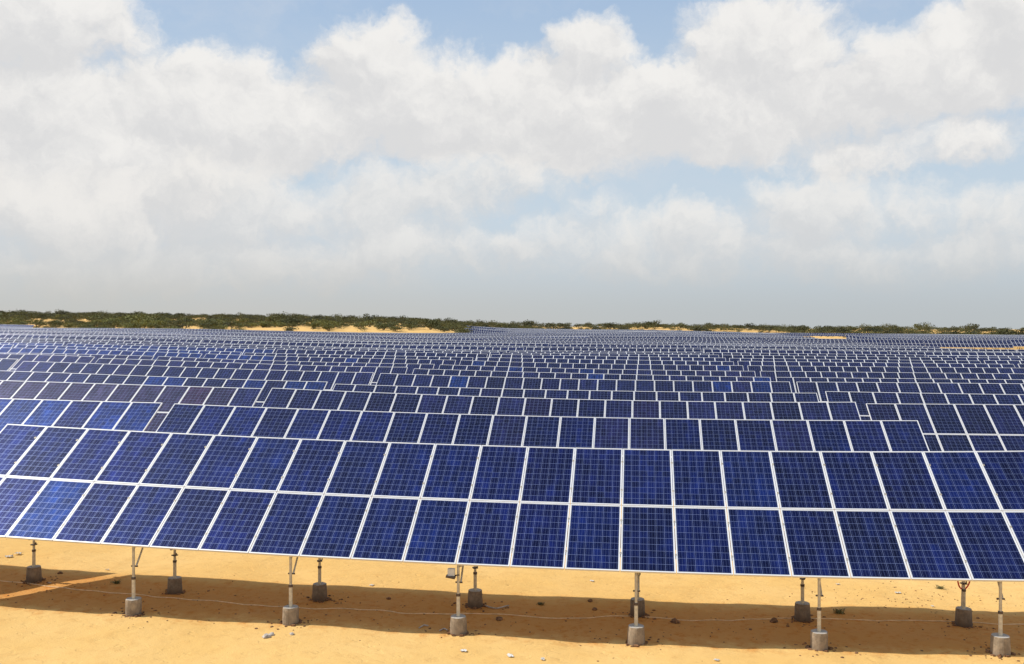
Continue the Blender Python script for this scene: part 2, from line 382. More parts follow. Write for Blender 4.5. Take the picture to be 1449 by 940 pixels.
def ground_z(x, y):
    x = np.atleast_1d(np.asarray(x, float)); y = np.atleast_1d(np.asarray(y, float))
    yy = np.maximum(y, 0.0)
    z = top_z(x, yy)-RISE-LEGF
    dip = np.clip((-2-x)/5, 0, 1)*np.clip((5-y)/3, 0, 1)*np.clip((y+9)/5, 0, 1)*np.clip((x+30)/12, 0, 1)*.07
    return z+lump(x, y)-.015-dip
def gz(x, y):
    global ROWJIT
    k = ROWJIT; ROWJIT = False; v = float(ground_z([x], [y])[0]); ROWJIT = k
    return v

def axis(segs):
    out = []
    for a, b, st in segs: out += list(np.arange(a, b, st))
    return np.array(out+[segs[-1][1]])
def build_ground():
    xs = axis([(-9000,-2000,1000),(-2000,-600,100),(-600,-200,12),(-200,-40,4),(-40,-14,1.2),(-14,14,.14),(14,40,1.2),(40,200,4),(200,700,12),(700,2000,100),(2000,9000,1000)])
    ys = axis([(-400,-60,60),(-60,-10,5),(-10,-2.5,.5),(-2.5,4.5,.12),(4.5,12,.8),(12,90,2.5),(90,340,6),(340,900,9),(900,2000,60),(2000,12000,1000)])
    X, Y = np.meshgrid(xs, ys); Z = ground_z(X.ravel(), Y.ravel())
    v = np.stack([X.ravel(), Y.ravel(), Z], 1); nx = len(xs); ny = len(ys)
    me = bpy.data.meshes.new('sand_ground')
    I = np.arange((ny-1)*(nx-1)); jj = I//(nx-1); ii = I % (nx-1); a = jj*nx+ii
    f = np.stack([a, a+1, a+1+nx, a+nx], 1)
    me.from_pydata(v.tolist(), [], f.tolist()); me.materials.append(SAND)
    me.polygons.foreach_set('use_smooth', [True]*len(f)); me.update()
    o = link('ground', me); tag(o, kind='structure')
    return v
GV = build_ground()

def px_ground(px, py):
    """where the sight line of the survey camera meets the sand"""
    x = (px-724.5)/F; h = -(py-470)/F; cp, sp = math.cos(PITCH), math.sin(PITCH)
    Yc = cp+sp*h; Z = -sp+cp*h; c, s = math.cos(YAW), math.sin(YAW)
    dx, dy = x*c-Yc*s, x*s+Yc*c
    z = -1.3
    for _ in range(40):
        t = (z-CAM[2])/Z; X = CAM[0]+dx*t; Y = CAM[1]+dy*t; z = .5*z+.5*gz(X, Y)
    return X, Y, z

# ------------------------------------------------------------------ solar panels
PW, PL, CP, GAPV, FT = .985, 1.645, 1.001, .018, .038
def frame_mb(mb, ox=0.0, oy=0.0, mi=0, lip=.020):
    """aluminium frame of one panel: x across, y up the slope, z out of the glass"""
    x0, x1, y0, y1 = ox-PW/2, ox+PW/2, oy-PL/2, oy+PL/2
    o = [(x0, y0), (x1, y0), (x1, y1), (x0, y1)]; i = [(x0+lip, y0+lip), (x1-lip, y0+lip), (x1-lip, y1-lip), (x0+lip, y1-lip)]
    for k in range(4):
        a, b = o[k], o[(k+1) % 4]; c, d = i[(k+1) % 4], i[k]
        mb.face([(*a, 0), (*b, 0), (*c, 0), (*d, 0)], mi)
        mb.face([(*a, -FT), (*b, -FT), (*b, 0), (*a, 0)], mi)
        mb.face([(*d, 0), (*c, 0), (*c, -FT), (*d, -FT)], mi)
def glass_mb(mb, ox=0.0, oy=0.0, mi=0, back=1, uo=(0, 0), lip=.020, z=-.004):
    x0, x1, y0, y1 = ox-PW/2+lip, ox+PW/2-lip, oy-PL/2+lip, oy+PL/2-lip
    e = .0005
    mb.face([(x0, y0, z), (x1, y0, z), (x1, y1, z), (x0, y1, z)], mi, [(uo[0]+e, uo[1]+e), (uo[0]+1-e, uo[1]+e), (uo[0]+1-e, uo[1]+1-e), (uo[0]+e, uo[1]+1-e)])
    if back is not None: mb.face([(x0, y0, z-.008), (x0, y1, z-.008), (x1, y1, z-.008), (x1, y0, z-.008)], back)
q = MB(); glass_mb(q); GLASS_ME = q.mesh('panel_glass', [CELLS, BACK])
q = MB(); frame_mb(q); FRAME_ME = q.mesh('panel_frame', [ALU])
q = MB(); glass_mb(q); frame_mb(q, mi=2); PANEL_ME = q.mesh('solar_panel', [CELLS, BACK, ALU])
q = MB()
q.tube((0, 0, 0), (0, 0, 1), .024, n=12); POST_UP = q.mesh('post', [STEEL])
def post_mesh(h, sleeve, name):
    mb = MB(); mb.tube((0, 0, -.02), (0, 0, sleeve), .034, n=14, mi=1); mb.tube((0, 0, sleeve), (0, 0, h), .026, n=14, mi=0)
    mb.lathe([(.037, sleeve-.03), (.041, sleeve-.03), (.041, sleeve+.012), (.028, sleeve+.014)], 14, mi=2)
    return mb.mesh(name, [STEEL, SLEEVE, DARKST])
FP_ME = post_mesh(LEGF+.11-.30, .40, 'front_post'); RP_ME = post_mesh(LEGF+1.27-.30, .35, 'rear_post')
def footing_mesh(r, h, taper, seed, m, name):
    rd = random.Random(seed); mb = MB()
    mb.lathe([(r*1.02, -.15), (r*(1+taper), .0), (r*(1+taper*.6), h*.4), (r, h*.85), (r*.97, h*.98), (r*.90, h), (r*.4, h-.004)], 28, jit=.004, rnd=rd)
    for k in range(26):
        a = rd.uniform(0, 6.28); rr = r*rd.uniform(1.0, 1.45); s = rd.uniform(.02, .055)
        mb.box((rr*math.cos(a), rr*math.sin(a), rd.uniform(-.01, .015)), (s*1.3, s, s*.7), Matrix.Rotation(rd.uniform(0, 3), 3, 'Z')@Matrix.Rotation(rd.uniform(-.6, .6), 3, 'X'), 1)
    return mb.mesh(name, [m, CLOD])
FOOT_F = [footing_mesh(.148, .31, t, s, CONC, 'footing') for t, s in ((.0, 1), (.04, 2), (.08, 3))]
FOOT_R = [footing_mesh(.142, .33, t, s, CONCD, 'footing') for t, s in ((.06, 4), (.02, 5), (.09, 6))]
mb = MB(); mb.box((0, 0, 0), (.23, .05, .035)); mb.box((-.10, .0, -.03), (.03, .06, .05)); mb.tube((.05, 0, -.14), (.05, 0, -.10), .012, n=8); mb.box((0, 0, -.15), (.10, .10, .02))
CLAMP_ME = mb.mesh('clamp', [DARKST])

mb = MB(); mb.box((0, 0, 0), (.034, .045, .006)); mb.tube((0, 0, -.02), (0, 0, .010), .006, n=8, mi=1); MCLAMP = mb.mesh('module_clamp', [STEEL, DARKST])
rng = random.Random(7)
def tint(kind, r):
    if kind == 'normal': k = r.uniform(.72, 1.2); return (k, k*r.uniform(.92, 1.08), k, 1)
    if kind == 'navy': k = r.uniform(.72, 1.1); return (1.8*k, k*r.uniform(.92, 1.05), k*.72, 1)
    if kind == 'purple': k = r.uniform(.85, 1.1); return (7.5*k, 2.2*k, .72*k, 1)
    if kind == 'bright': k = r.uniform(.85, 1.3); return (1.1*k, 1.9*k, 1.45*k, 1)
    if kind == 'violet': k = r.uniform(.85, 1.05); return (3.0*k, 1.35*k, .92*k, 1)
def panel_kind(row, slot, i, up, r):
    """which panels are of another batch: brown-purple in the third and fourth rows, light blue at the left of the second"""
    if row == 1: return 'bright' if (slot == 0 and ((not up and i in (2,)) or (up and i == 0 and False))) or (slot == -1) and r.random() < .4 else 'normal'
    if row == 2:
        if slot == -1: return 'bright' if i >= 15 and r.random() < .9 else 'normal'
        return 'normal' if r.random() > .04 else 'violet'
    if row == 3:
        if slot == -1: return 'purple' if i < 20 else 'violet'
        if slot == 1: return 'violet' if r.random() < .6 else 'normal'
        return 'violet' if (r.random() < (.45 if i > 4 else .2)) else 'normal'
    if row in (4,): return 'bright' if slot == -1 and i in (12, 13, 17, 19, 20) else 'normal'
    if row in (6, 7) and slot <= -1: return 'violet' if r.random() < .6 else 'normal'
    if row == 8 and slot <= -2: return 'bright'
    if row == 8 and slot == -1 and i < 6: return 'bright'
    x = r.random()
    return 'violet' if x < .15 else ('bright' if x < .18 else 'normal')

ORD = ['', 'first', 'second', 'third', 'fourth', 'fifth', 'sixth', 'seventh', 'eighth', 'ninth', 'tenth', 'eleventh', 'twelfth', 'thirteenth', 'fourteenth', 'fifteenth', 'sixteenth', 'seventeenth', 'eighteenth', 'nineteenth', 'twentieth']
def ordn(n):
    if n <= 20: return ORD[n]
    t = {2: 'twenty', 3: 'thirty', 4: 'forty'}[n//10]
    return {20: 'twentieth', 30: 'thirtieth', 40: 'fortieth'}[n] if n % 10 == 0 else t+'-'+ORD[n % 10]

def slots(row):
    """x0, number of columns of every table of a row"""
    s0 = -10.85 if row == 1 else -10.78+.037*(row-2)
    out = {}
    if row > 11: s0 += .55*math.sin(row*7.13)
    for k in range(-16, 17):
        if k >= 0: out[k] = (s0+k*22.35, 22)
        elif k == -1: out[k] = (s0-.34-21.03, 21)
        else: out[k] = (s0-.34-21.03+(k+1)*22.35, 22)
    return out

def shape_mesh(kind, n):
    pass
POSTX = [1.47, 4.62, 7.80, 11.07, 14.34, 17.50, 20.50]
TABGRP = 'solar tables standing in parallel rows'
def detailed_table(row, slot, x0, ncol, label, posts, sub):
    y0 = row_y(row)
    xe = np.linspace(x0, x0+ncol*CP, ncol+1)
    # one smooth curve per table: a cubic through the surveyed heights, so that the panels stay in line
    zt = np.interp(xe, RX[row], RZ[row]) if row <= 11 else top_z(xe, np.full_like(xe, y0))
    cf = np.polyfit(xe-x0, zt, 3); zc = lambda x: float(np.polyval(cf, x-x0))-RISE; dz = np.polyder(cf); sl_ = lambda x: float(np.polyval(dz, x-x0))
    xm = x0+ncol*CP/2; base = Vector((xm, y0+1.4, gz(xm, y0+1.4)))
    root = empty('solar_table', base); tag(root, label, 'solar table', TABGRP)
    r = random.Random(row*100+slot)
    for i in range(ncol):
        xc = x0+(i+.5)*CP; s = sl_(xc)
        ax = Vector((1, 0, s)).normalized(); up = Vector((0, math.cos(TILT), math.sin(TILT))); nr = ax.cross(up).normalized(); up = nr.cross(ax).normalized()
        for j in (0, 1):
            ctr = Vector((xc, y0, zc(xc)))+up*((PL/2)+j*(PL+GAPV)) + nr*r.uniform(-.0015, .0015)
            M = Matrix.Translation(ctr-base)@Matrix((ax, up, nr)).transposed().to_4x4()
            kd = panel_kind(row, slot, i, j == 1, r)
            o = link('solar_panel', GLASS_ME if sub else PANEL_ME, root, M); o.color = tint('navy' if kd == 'normal' and row >= 3 else kd, r)
            if row == 3 and kd == 'purple': o['label'] = 'brown-purple solar panel'
            if kd == 'bright' and row < 5: o['label'] = 'light blue mottled solar panel'
            if sub: link('frame', FRAME_ME, o)
    # rails under the panels
    def at(x, v, off):     # point on the table plane at slope distance v, off metres under the glass
        return Vector((x, y0+v*math.cos(TILT)+off*math.sin(TILT), zc(x)+v*math.sin(TILT)-off*math.cos(TILT)))
    for v in (.42, 1.25, 2.08, 2.90):
        mb = MB(); xs = np.linspace(x0+.05, x0+ncol*CP-.05, 12)
        for a, b in zip(xs, xs[1:]):
            A = at(a, v, FT+.025)-base; B = at(b, v, FT+.025)-base
            d = (B-A); q = d.to_track_quat('X', 'Z').to_matrix()@Matrix.Rotation(TILT, 3, 'X')
            mb.box((A+B)/2, (d.length+.004, .05, .046), q)
        link('rail', mb.mesh('rail', [STEEL]), root)
    if row == 1 and slot == 0:
        for i in range(1, ncol):
            for v in (.42, 1.25, 2.08, 2.90):
                s = sl_(x0+i*CP); ax = Vector((1, 0, s)).normalized(); up = Vector((0, math.cos(TILT), math.sin(TILT))); nr = ax.cross(up).normalized(); up = nr.cross(ax)
                M = Matrix.Translation(at(x0+i*CP, v, -.002)-base)@Matrix((ax, up, nr)).transposed().to_4x4()
                link('module_clamp', MCLAMP, root, M)
    if not posts: return root
    for k, px_ in enumerate(POSTX):
        if px_ > ncol*CP: continue
        x = x0+px_
        # slanting rafter under the rails, and the two posts with their feet
        A = at(x, .06, FT+.085)-base; B = at(x, 3.2, FT+.085)-base; d = B-A
        mb = MB(); mb.box((A+B)/2, (.045, d.length, .06), Matrix.Rotation(TILT, 3, 'X')); link('rafter', mb.mesh('rafter', [STEEL]), root)
        for nm, yy, fm, pm in (('front', .10, FOOT_F, FP_ME), ('rear', 1.84 if row > 1 else 1.72+.03*k, FOOT_R, RP_ME)):
            xx = x+r.uniform(-.04, .04); G = Vector((xx, y0+yy, gz(xx, y0+yy)))
            ztop = zc(x)+yy*math.tan(TILT)-((FT+.10)/math.cos(TILT) if nm == 'rear' else FT/math.cos(TILT)+.012)
            fh = .31 if nm == 'front' else .33
            fo = link('footing', r.choice(fm), root, Matrix.Translation(G-base)@Matrix.Rotation(r.uniform(0, 6), 4, 'Z'))
            full = pm.vertices[0].co.z; H = ztop-(G.z+fh)
            me = bpy.data.meshes.get('%s_post_%.2f' % (nm, round(H, 2))) or post_mesh(H, .40 if nm == 'front' else .35, '%s_post_%.2f' % (nm, round(H, 2)))
            po = link(nm+'_post', me, root, Matrix.Translation(G+Vector((0, 0, fh))-base))
            if nm == 'front':
                mb = MB(); a = Vector((.045, .02, .62)); b = Vector((.045, .72, .62+.62+.42))
                zz = zc(x)+(yy+.72)*math.tan(TILT)-(FT+.06)/math.cos(TILT)-(G.z+fh); b.z = zz
                mb.tube(a, b, .018, n=8); mb.tube(a+Vector((-.10, 0, 0)), a+Vector((.03, 0, 0)), .016, n=8, mi=1)
                link('brace', mb.mesh('brace', [STEEL, DARKST]), root, Matrix.Translation(G+Vector((0, 0, fh))-base))
            elif row == 1:
                link('clamp', CLAMP_ME, root, Matrix.Translation(G+Vector((0, 0, fh+.62 if k not in (3,) else fh+.60))-base)@Matrix.Rotation(r.uniform(-.5, .5), 4, 'Z'))
    return root

def far_table_mesh(ncol, seed, curve=0.0):
    """one whole table seen from afar: slab of frames, cells, rails and posts in one mesh, origin at its middle on the ground"""
    mb = MB(); up = Vector((0, math.cos(TILT), math.sin(TILT))); nr = Vector((0, -math.sin(TILT), math.cos(TILT)))
    w = ncol*CP; L = 2*PL+GAPV; B = Vector((0, -1.4, LEGF))
    def pt(x, v, z): return B+Vector((x, 0, 0))+up*v+nr*z
    def quadbox(x0, x1, v0, v1, z0, z1, mi):
        p = [[pt(x, v, z) for z in (z0, z1)] for x, v in ((x0, v0), (x1, v0), (x1, v1), (x0, v1))]
        mb.face([p[k][1] for k in range(4)], mi); mb.face([p[k][0] for k in (3, 2, 1, 0)], 1)
        for k in range(4): mb.face([p[k][0], p[(k+1) % 4][0], p[(k+1) % 4][1], p[k][1]], mi)
    for j in (0, 1):
        quadbox(-w/2+.008, w/2-.008, j*(PL+GAPV), j*(PL+GAPV)+PL, -FT, 0, 2)
    for i in range(ncol):
        for j in (0, 1):
            xa = -w/2+i*CP+.008+.025; xb = -w/2+(i+1)*CP-.008-.025; va = j*(PL+GAPV)+.026; vb = va+PL-.056
            mb.face([pt(xa, va, .004), pt(xb, va, .004), pt(xb, vb, .004), pt(xa, vb, .004)], 0, [(i+.001, j+.001), (i+.999, j+.001), (i+.999, j+.999), (i+.001, j+.999)])
    for px_ in POSTX:
        x = px_-w/2
        if x > w/2: continue
        for yy, r_ in ((.14, .04), (1.84, .04)):
            zt = LEGF+yy*math.tan(TILT)-.08
            mb.tube((x, yy-1.4, .25), (x, yy-1.4, zt), r_, n=5, mi=3, cap=False); mb.tube((x, yy-1.4, -.4), (x, yy-1.4, .3), .15, n=8, mi=4)
    return mb.mesh('distant_table', [CELLS, BACK, ALU, STEEL, CONC])
FAR_ME = {21: far_table_mesh(21, 1), 22: far_table_mesh(22, 2)}

def in_view(x0, n, y):
    p0, d0 = bearing(x0, y); p1, d1 = bearing(x0+n*CP, y)
    return d0 > 1 and p1 > -6 and p0 < 1455, float(p0), float(p1), float(d0)
def allowed(row, x0, n, y):
    p0, d0 = bearing(x0, y); p1, d1 = bearing(x0+n*CP, y); c = (p0+p1)/2; d = (d0+d1)/2
    if c < 685 and row > 43: return False
    if 352 < d < 372: return False
    if 262 < d < 560 and 1119 < c < 1240: return False
    if 372 < d < 470 and 1030 < c < 1236: return False
    if row > 74: return False
    if c > 1425 and 140 < d < 225: return False
    if c > 1250 and 168 < d < 250: return False
    return True

plan = []
ROWJIT = True
for row in range(1, 90):
    y0 = row_y(row)
    for k, (x0, n) in slots(row).items():
        vis, p0, p1, d = in_view(x0, n, y0+RUN)
        if row == 2 and k == 1: continue
        if row == 1 and k == -1: vis = True          # just outside the frame; its shadow falls into it
        if vis and allowed(row, x0, n, y0): plan.append((row, k, x0, n, p0, p1, d))
singles = plan[:300]; rest = plan[300:]
byrow = {}
for t in singles: byrow.setdefault(t[0], []).append(t)
for row, L in byrow.items():
    L.sort(key=lambda t: t[2])
    for idx, (row, k, x0, n, p0, p1, d) in enumerate(L):
        cnt = len([t for t in L if not (t[0] == 1 and t[1] == -1)])
        pos = idx+1-(1 if row == 1 else 0)
        if row == 1: label = 'nearest solar table, its posts and concrete feet in full view on the sand' if k == 0 else ('solar table left of the nearest one, its shadow on the sand' if k < 0 else 'solar table right of the nearest one, cut off by the frame')
        elif row == 2: label = {-1: 'second-row solar table at far left with lighter blue panels, behind the nearest table', 0: 'second-row solar table directly behind the nearest table'}.get(k, 'second-row solar table')
        elif row == 3: label = {-1: 'third-row solar table at left with brown-purple panels', 0: 'middle solar table of the third row, between two gaps', 1: 'third-row solar table at right, both tiers of panels showing'}.get(k, 'third-row table')
        else:
            where = 'leftmost' if idx == 0 else ('rightmost' if idx == len(L)-1 else ordn(idx+1)+' from the left')
            label = ('%s solar table in the %s row from the front' % (where, ordn(row))) if where[-4:] == 'most' else 'solar table %s in the %s row from the front' % (where, ordn(row))
        if row <= 8:
            detailed_table(row, k, x0, n, label, row <= 3, row <= 2)
        else:
            xm = x0+n*CP/2; y0 = row_y(row)
            zl, zr = [float(top_z([q_], [y0])[0])-RISE-LEGF for q_ in (x0+2, x0+n*CP-2)]
            o = link('solar_table', FAR_ME[n]); o.location = (xm, y0+1.4, (zl+zr)/2+rng.uniform(-.05, .05)); o.rotation_euler = (0, -math.atan2(zr-zl, n*CP-4), 0)
            o.color = tint('navy', rng) if rng.random() > .08 else tint('normal', rng)
            if 330 < d < 360 and 1030 < (p0+p1)/2 < 1119: o.color = (1.2, 2.2, 1.9, 1)
            if row in (9, 10) and p0 < 250: o.color = tint('bright', rng)
            tag(o, label, 'solar table', TABGRP)
def join_tables(L):
    V = []; Fc = []; MI = []; UV = []; off = 0
    for nn, me in FAR_ME.items(): pass
    cache = {}
    for n, me in FAR_ME.items():
        nv = len(me.vertices); co = np.zeros(nv*3); me.vertices.foreach_get('co', co)
        keep = [p for p in me.polygons if p.material_index < 3]
        cache[n] = (co.reshape(-1, 3), [tuple(p.vertices) for p in keep], [p.material_index for p in keep], [[tuple(me.uv_layers[0].data[i].uv) for i in p.loop_indices] for p in keep])
    for t, (row, k, x0, n, p0, p1, d) in enumerate(L):
        co, fs, mi, uv = cache[n]; y0 = row_y(row); xm = x0+n*CP/2
        zl, zr = [float(top_z([q_], [y0])[0])-RISE-LEGF for q_ in (x0+2, x0+n*CP-2)]
        c2 = co.copy(); c2[:, 2] += co[:, 0]*(zr-zl)/(n*CP-4)+(zl+zr)/2; c2[:, 0] += xm; c2[:, 1] += y0+1.4
        V.append(c2)
        for f_ in fs: Fc.append(tuple(i+off for i in f_))
        MI += mi
        for l in uv: UV += [(a+30*(t % 40), b+4*(t//40)) for a, b in l]
        off += len(co)
    me = bpy.data.meshes.new('distant_solar_field'); me.from_pydata(np.concatenate(V).tolist(), [], Fc)
    for m in (CELLS, BACK, ALU): me.materials.append(m)
    me.polygons.foreach_set('material_index', MI)
    u = me.uv_layers.new(name='UVMap'); u.data.foreach_set('uv', [q for p in UV for q in p]); me.update()
    o = link('distant_solar_tables', me); o.color = (1.15, 1, .78, 1); return o
if rest:
    o = join_tables(rest); tag(o, 'far solar tables merging into a grey-blue band below the scrub', 'solar tables', TABGRP, 'stuff')
print('tables', len(plan), 'single', len(singles), 'last single row', singles[-1][0])

ROWJIT = False
# ------------------------------------------------------------------ scrub on the far dunes
def shrub_parts(seed, dense):
    r = random.Random(seed); cr = MB(); st = MB()
    lobes = [(Vector((r.uniform(-1.5, 1.5), r.uniform(-1.2, 1.2), r.uniform(.9, 1.9))), r.uniform(.7, 1.25)) for _ in range(r.randint(6, 9))]
    for c, rad in lobes:
        st.tube((0, 0, -.4), c, .07, .025, n=5, cap=False)
        for _ in range(dense):
            d = Vector((r.gauss(0, 1), r.gauss(0, 1), r.gauss(0, 1))).normalized()
            p = c+Vector((d.x*rad*1.15, d.y*rad*1.15, d.z*rad*.72))*(r.random()**.35)
            if p.z < .05: p.z = r.uniform(.05, .4)
            s = r.uniform(.10, .24); a = Vector((r.gauss(0, 1), r.gauss(0, 1), r.gauss(0, 1))).normalized(); b = a.orthogonal().normalized(); e = a.cross(b)
            cr.face([p+b*s, p+e*s*.6, p-b*s, p-e*s*.6])
    return cr.mesh('crown', [LEAF]), st.mesh('stems', [BARK])
SHR = [shrub_parts(40+i, 62) for i in range(6)]
sr = random.Random(11)
cands = []
for _ in range(9000):
    px = sr.uniform(-40, 1490); D = sr.choice([sr.uniform(362, 560), sr.uniform(520, 720), sr.uniform(590, 900)])
    if px >= 670 and D < (592 if px < 1080 else 602): continue
    if px < 670 and D < 366+6*mnoise.noise(Vector((px*.02, 0, 0))): continue
    x_ = (px-724.5)/F; c, s = math.cos(YAW), math.sin(YAW)
    X = CAM[0]+D*(x_*c-s); Y = CAM[1]+D*(x_*s+c)
    n = mnoise.noise(Vector((X*.015, Y*.012, 4)))+.6*mnoise.noise(Vector((X*.05, Y*.05, 9)))
    if px < 670:
        dens = .74+n*1.0
        if px < 140 and D < 480: dens = .35+n*1.6
        if 340 < px < 650:
            e = 414+10*math.sin(px*.021)+9*math.sin(px*.063+1)
            if D < e: dens = -.22+n*.5
    else: dens = (.75 if px < 1080 else .55)+n*1.5
    if sr.random() > dens: continue
    sz = sr.uniform(.7, 1.4)
    if px > 670: sz *= 1.1 if px < 1080 else 1.3
    if sr.random() < .09: sz *= 1.5
    cands.append((D, px, X, Y, sz))
cands.sort(key=lambda t: -t[4]/t[0])
def shrub_color(px, D, r):
    k = r.uniform(.7, 1.25)
    if D < 520 and px < 680: k *= 1.5; return (k*1.1, k*1.1, k*.9, 1)
    return (k*.95, k*.95, k, 1)
def zone(px):
    for a, b in ((180, 'at the far left'), (400, 'left of the bare dune'), (680, 'above and around the bare dune'), (900, 'above the middle of the field'), (1150, 'right of the middle'), (1330, 'above the sandy clearing at right')):
        if px < a: return b
    return 'at the far right'
one = cands[:290]; many = cands[290:2800]
print('shrubs', len(cands))
for (D, px, X, Y, sz) in one:
    z = gz(X, Y); root = empty('shrub', (X, Y, z)); cme, sme = sr.choice(SHR)
    M = Matrix.Rotation(sr.uniform(0, 6.28), 4, 'Z')@Matrix.Diagonal((sz*1.15, sz*1.15, sz*sr.uniform(.75, 1.1), 1))
    col = shrub_color(px, D, sr)
    o = link('crown', cme, root, M); o.color = col; link('stems', sme, root, M)
    lab = '%s %s shrub on the skyline dune %s' % ('big' if sz > 1.3 else 'low', 'light olive' if D < 520 and px < 680 else 'dark green', zone(px))
    tag(root, lab, 'shrub', 'shrubs on the skyline, '+zone(px))
def shrub_mass(L):
    V = []; Fc = []; off = 0; data = []
    for cme, sme in SHR:
        co = np.zeros(len(cme.vertices)*3); cme.vertices.foreach_get('co', co); data.append(co.reshape(-1, 4, 3)[::2].reshape(-1, 3))
    for (D, px, X, Y, sz) in L:
        co = sr.choice(data); a = sr.uniform(0, 6.28); ca, sa = math.cos(a), math.sin(a); k = sz*1.1
        c2 = np.stack([(co[:, 0]*ca-co[:, 1]*sa)*k*1.1+X, (co[:, 0]*sa+co[:, 1]*ca)*k*1.1+Y, co[:, 2]*k*.9+gz(X, Y)], 1)
        V.append(c2)
    V = np.concatenate(V); nf = len(V)//4
    me = bpy.data.meshes.new('scrub'); me.from_pydata(V.tolist(), [], np.arange(nf*4).reshape(-1, 4).tolist()); me.materials.append(LEAF); me.update()
    return link('scrub', me)
if many: tag(shrub_mass(many), 'dense olive scrub covering the far dunes', 'scrub', kind='stuff')

# ------------------------------------------------------------------ small things on the sand
def wobble_rock(seed, size, m, flat=.6):
    r = random.Random(seed); bm = bmesh.new(); bmesh.ops.create_icosphere(bm, subdivisions=2, radius=1)
    o = Vector((r.uniform(0, 50), 3, 1))
    for v in bm.verts:
        k = 1+.45*mnoise.noise(v.co*1.4+o)+.2*mnoise.noise(v.co*3.5+o); v.co = Vector((v.co.x*k*size[0], v.co.y*k*size[1], v.co.z*k*size[2]))
    me = bpy.data.meshes.new('rock'); bm.to_mesh(me); bm.free(); me.materials.append(m); return me
def place(px, py): return px_ground(px, py)
def put_rock(name, px, py, s, m, label, cat, seed, group=None, ry=1.0, h=.6):
    X, Y, Z = place(px, py); o = link(name, wobble_rock(seed, (s, s*ry, s*h), m)); o.location = (X, Y, Z+s*h*.35); o.rotation_euler = (0, 0, seed*1.7)
    return tag(o, label, cat, group)
put_rock('stone', 377, 902, .075, STONE, 'pale grey stone on sand below the second front footing from the left', 'stone', 1)
put_rock('stone', 384, 899, .06, STONE, 'smaller pale stone touching the stone below the second footing', 'stone', 2)
put_rock('stone', 413, 898, .045, STONE, 'small stone just right of the pair below the second footing', 'stone', 3)
def scrap(px, py, w, d, label, seed, m=LITTER, up=.03):
    w *= .75; d *= .7; up *= .7
    r = random.Random(seed); X, Y, Z = place(px, py); mb = MB(); nx, ny = 6, 4; g = {}
    for i in range(nx+1):
        for j in range(ny+1): g[i, j] = Vector(((i/nx-.5)*w+r.uniform(-.01, .01), (j/ny-.5)*d+r.uniform(-.01, .01), r.random()*up+.008))
    for i in range(nx):
        for j in range(ny): mb.face([g[i, j], g[i+1, j], g[i+1, j+1], g[i, j+1]], 0)
    me = weld(mb.mesh('scrap', [m])); o = link('litter_scrap', me); o.location = (X, Y, Z+.004); o.rotation_euler = (0, 0, r.uniform(-.5, .5))
    s_ = o.modifiers.new('thickness', 'SOLIDIFY'); s_.thickness = .003
    return tag(o, label, 'litter')
scrap(656, 922, .14, .12, 'crumpled white scrap on sunlit sand below the third front footing', 1)
scrap(722, 929, .13, .20, 'white scrap with a rusty edge near the bottom, right of the middle-left footing', 2)
scrap(768, 934, .07, .14, 'small white scrap near the bottom edge of the photo', 3)
scrap(1014, 935, .10, .12, 'pale scrap of litter at the bottom edge right of the middle', 4)
scrap(13, 789, .22, .14, 'white litter heap beside the leftmost rear post, nearer the frame edge', 5, up=.07)
scrap(26, 785, .20, .14, 'white litter piece left of the leftmost rear post', 6, up=.07)
scrap(152, 807, .12, .06, 'white sliver at the edge of the shadow near the left', 7)
scrap(70, 826, .13, .07, 'pale slab fragment on the sunlit strip by the leftmost rear footing', 8, STONE)
scrap(526, 829, .12, .12, 'white scrap on lit sand behind the shadow between second and third posts', 9)
scrap(838, 823, .12, .10, 'pale scrap on lit sand just under the panels in the middle', 10)
scrap(1186, 828, .10, .08, 'pale scrap behind the fifth front post on lit sand', 11)
scrap(1271, 840, .16, .10, 'pale flat scrap on lit sand right of the fifth post', 12)
scrap(1320, 859, .08, .06, 'tiny white scrap in shadow left of the rightmost rear footing', 13)
# pale cord lying along the trench
pts = [(-12, 822), (72, 830), (155, 840), (207, 843), (269, 849), (345, 856.6), (414, 859), (500, 863), (566, 867.6), (652, 868.7), (704, 870), (773, 874.5), (894, 872.8), (980, 878.6), (1053, 877.7), (1139, 875.3), (1243, 879.4), (1360, 880.5), (1449, 884), (1490, 885)]
P3 = [Vector(place(a, b)) for a, b in pts]
mb = MB(); fine = []
for a, b in zip(P3, P3[1:]):
    for k in range(8):
        p = a.lerp(b, k/8); p.y += .03*math.sin(p.x*2.3)+.015*math.sin(p.x*7.1); fine.append(Vector((p.x, p.y, gz(p.x, p.y)+.006)))
mb.path(fine, .010, 6)
tag(link('cord', mb.mesh('cord', [CORD])), 'pale cord lying across the shaded sand between the front and rear footings', 'cord')
# curled pale hose end by the third rear footing
mb = MB(); hp = [place(a, b) for a, b in ((686, 858), (694, 861), (702, 862.5), (710, 861), (716, 859), (720, 858.5))]
mb.path([Vector((a, b, c_+.02)) for a, b, c_ in hp], .014, 8)
tag(link('hose', mb.mesh('hose', [STONE])), 'pale curved hose end beside the third rear footing from the left', 'hose')
for n_, L_ in ((1, ((593, 890), (600, 886), (606, 887))), (2, ((622, 894), (628, 891), (633, 893)))):
    mb = MB(); mb.path([Vector(place(a, b))+Vector((0, 0, .02)) for a, b in L_], .012, 7)
    tag(link('twig', mb.mesh('twig', [STONE])), 'bent pale twig in the shadow left of the third front footing, %s one' % ('farther' if n_ == 1 else 'nearer'), 'twig')
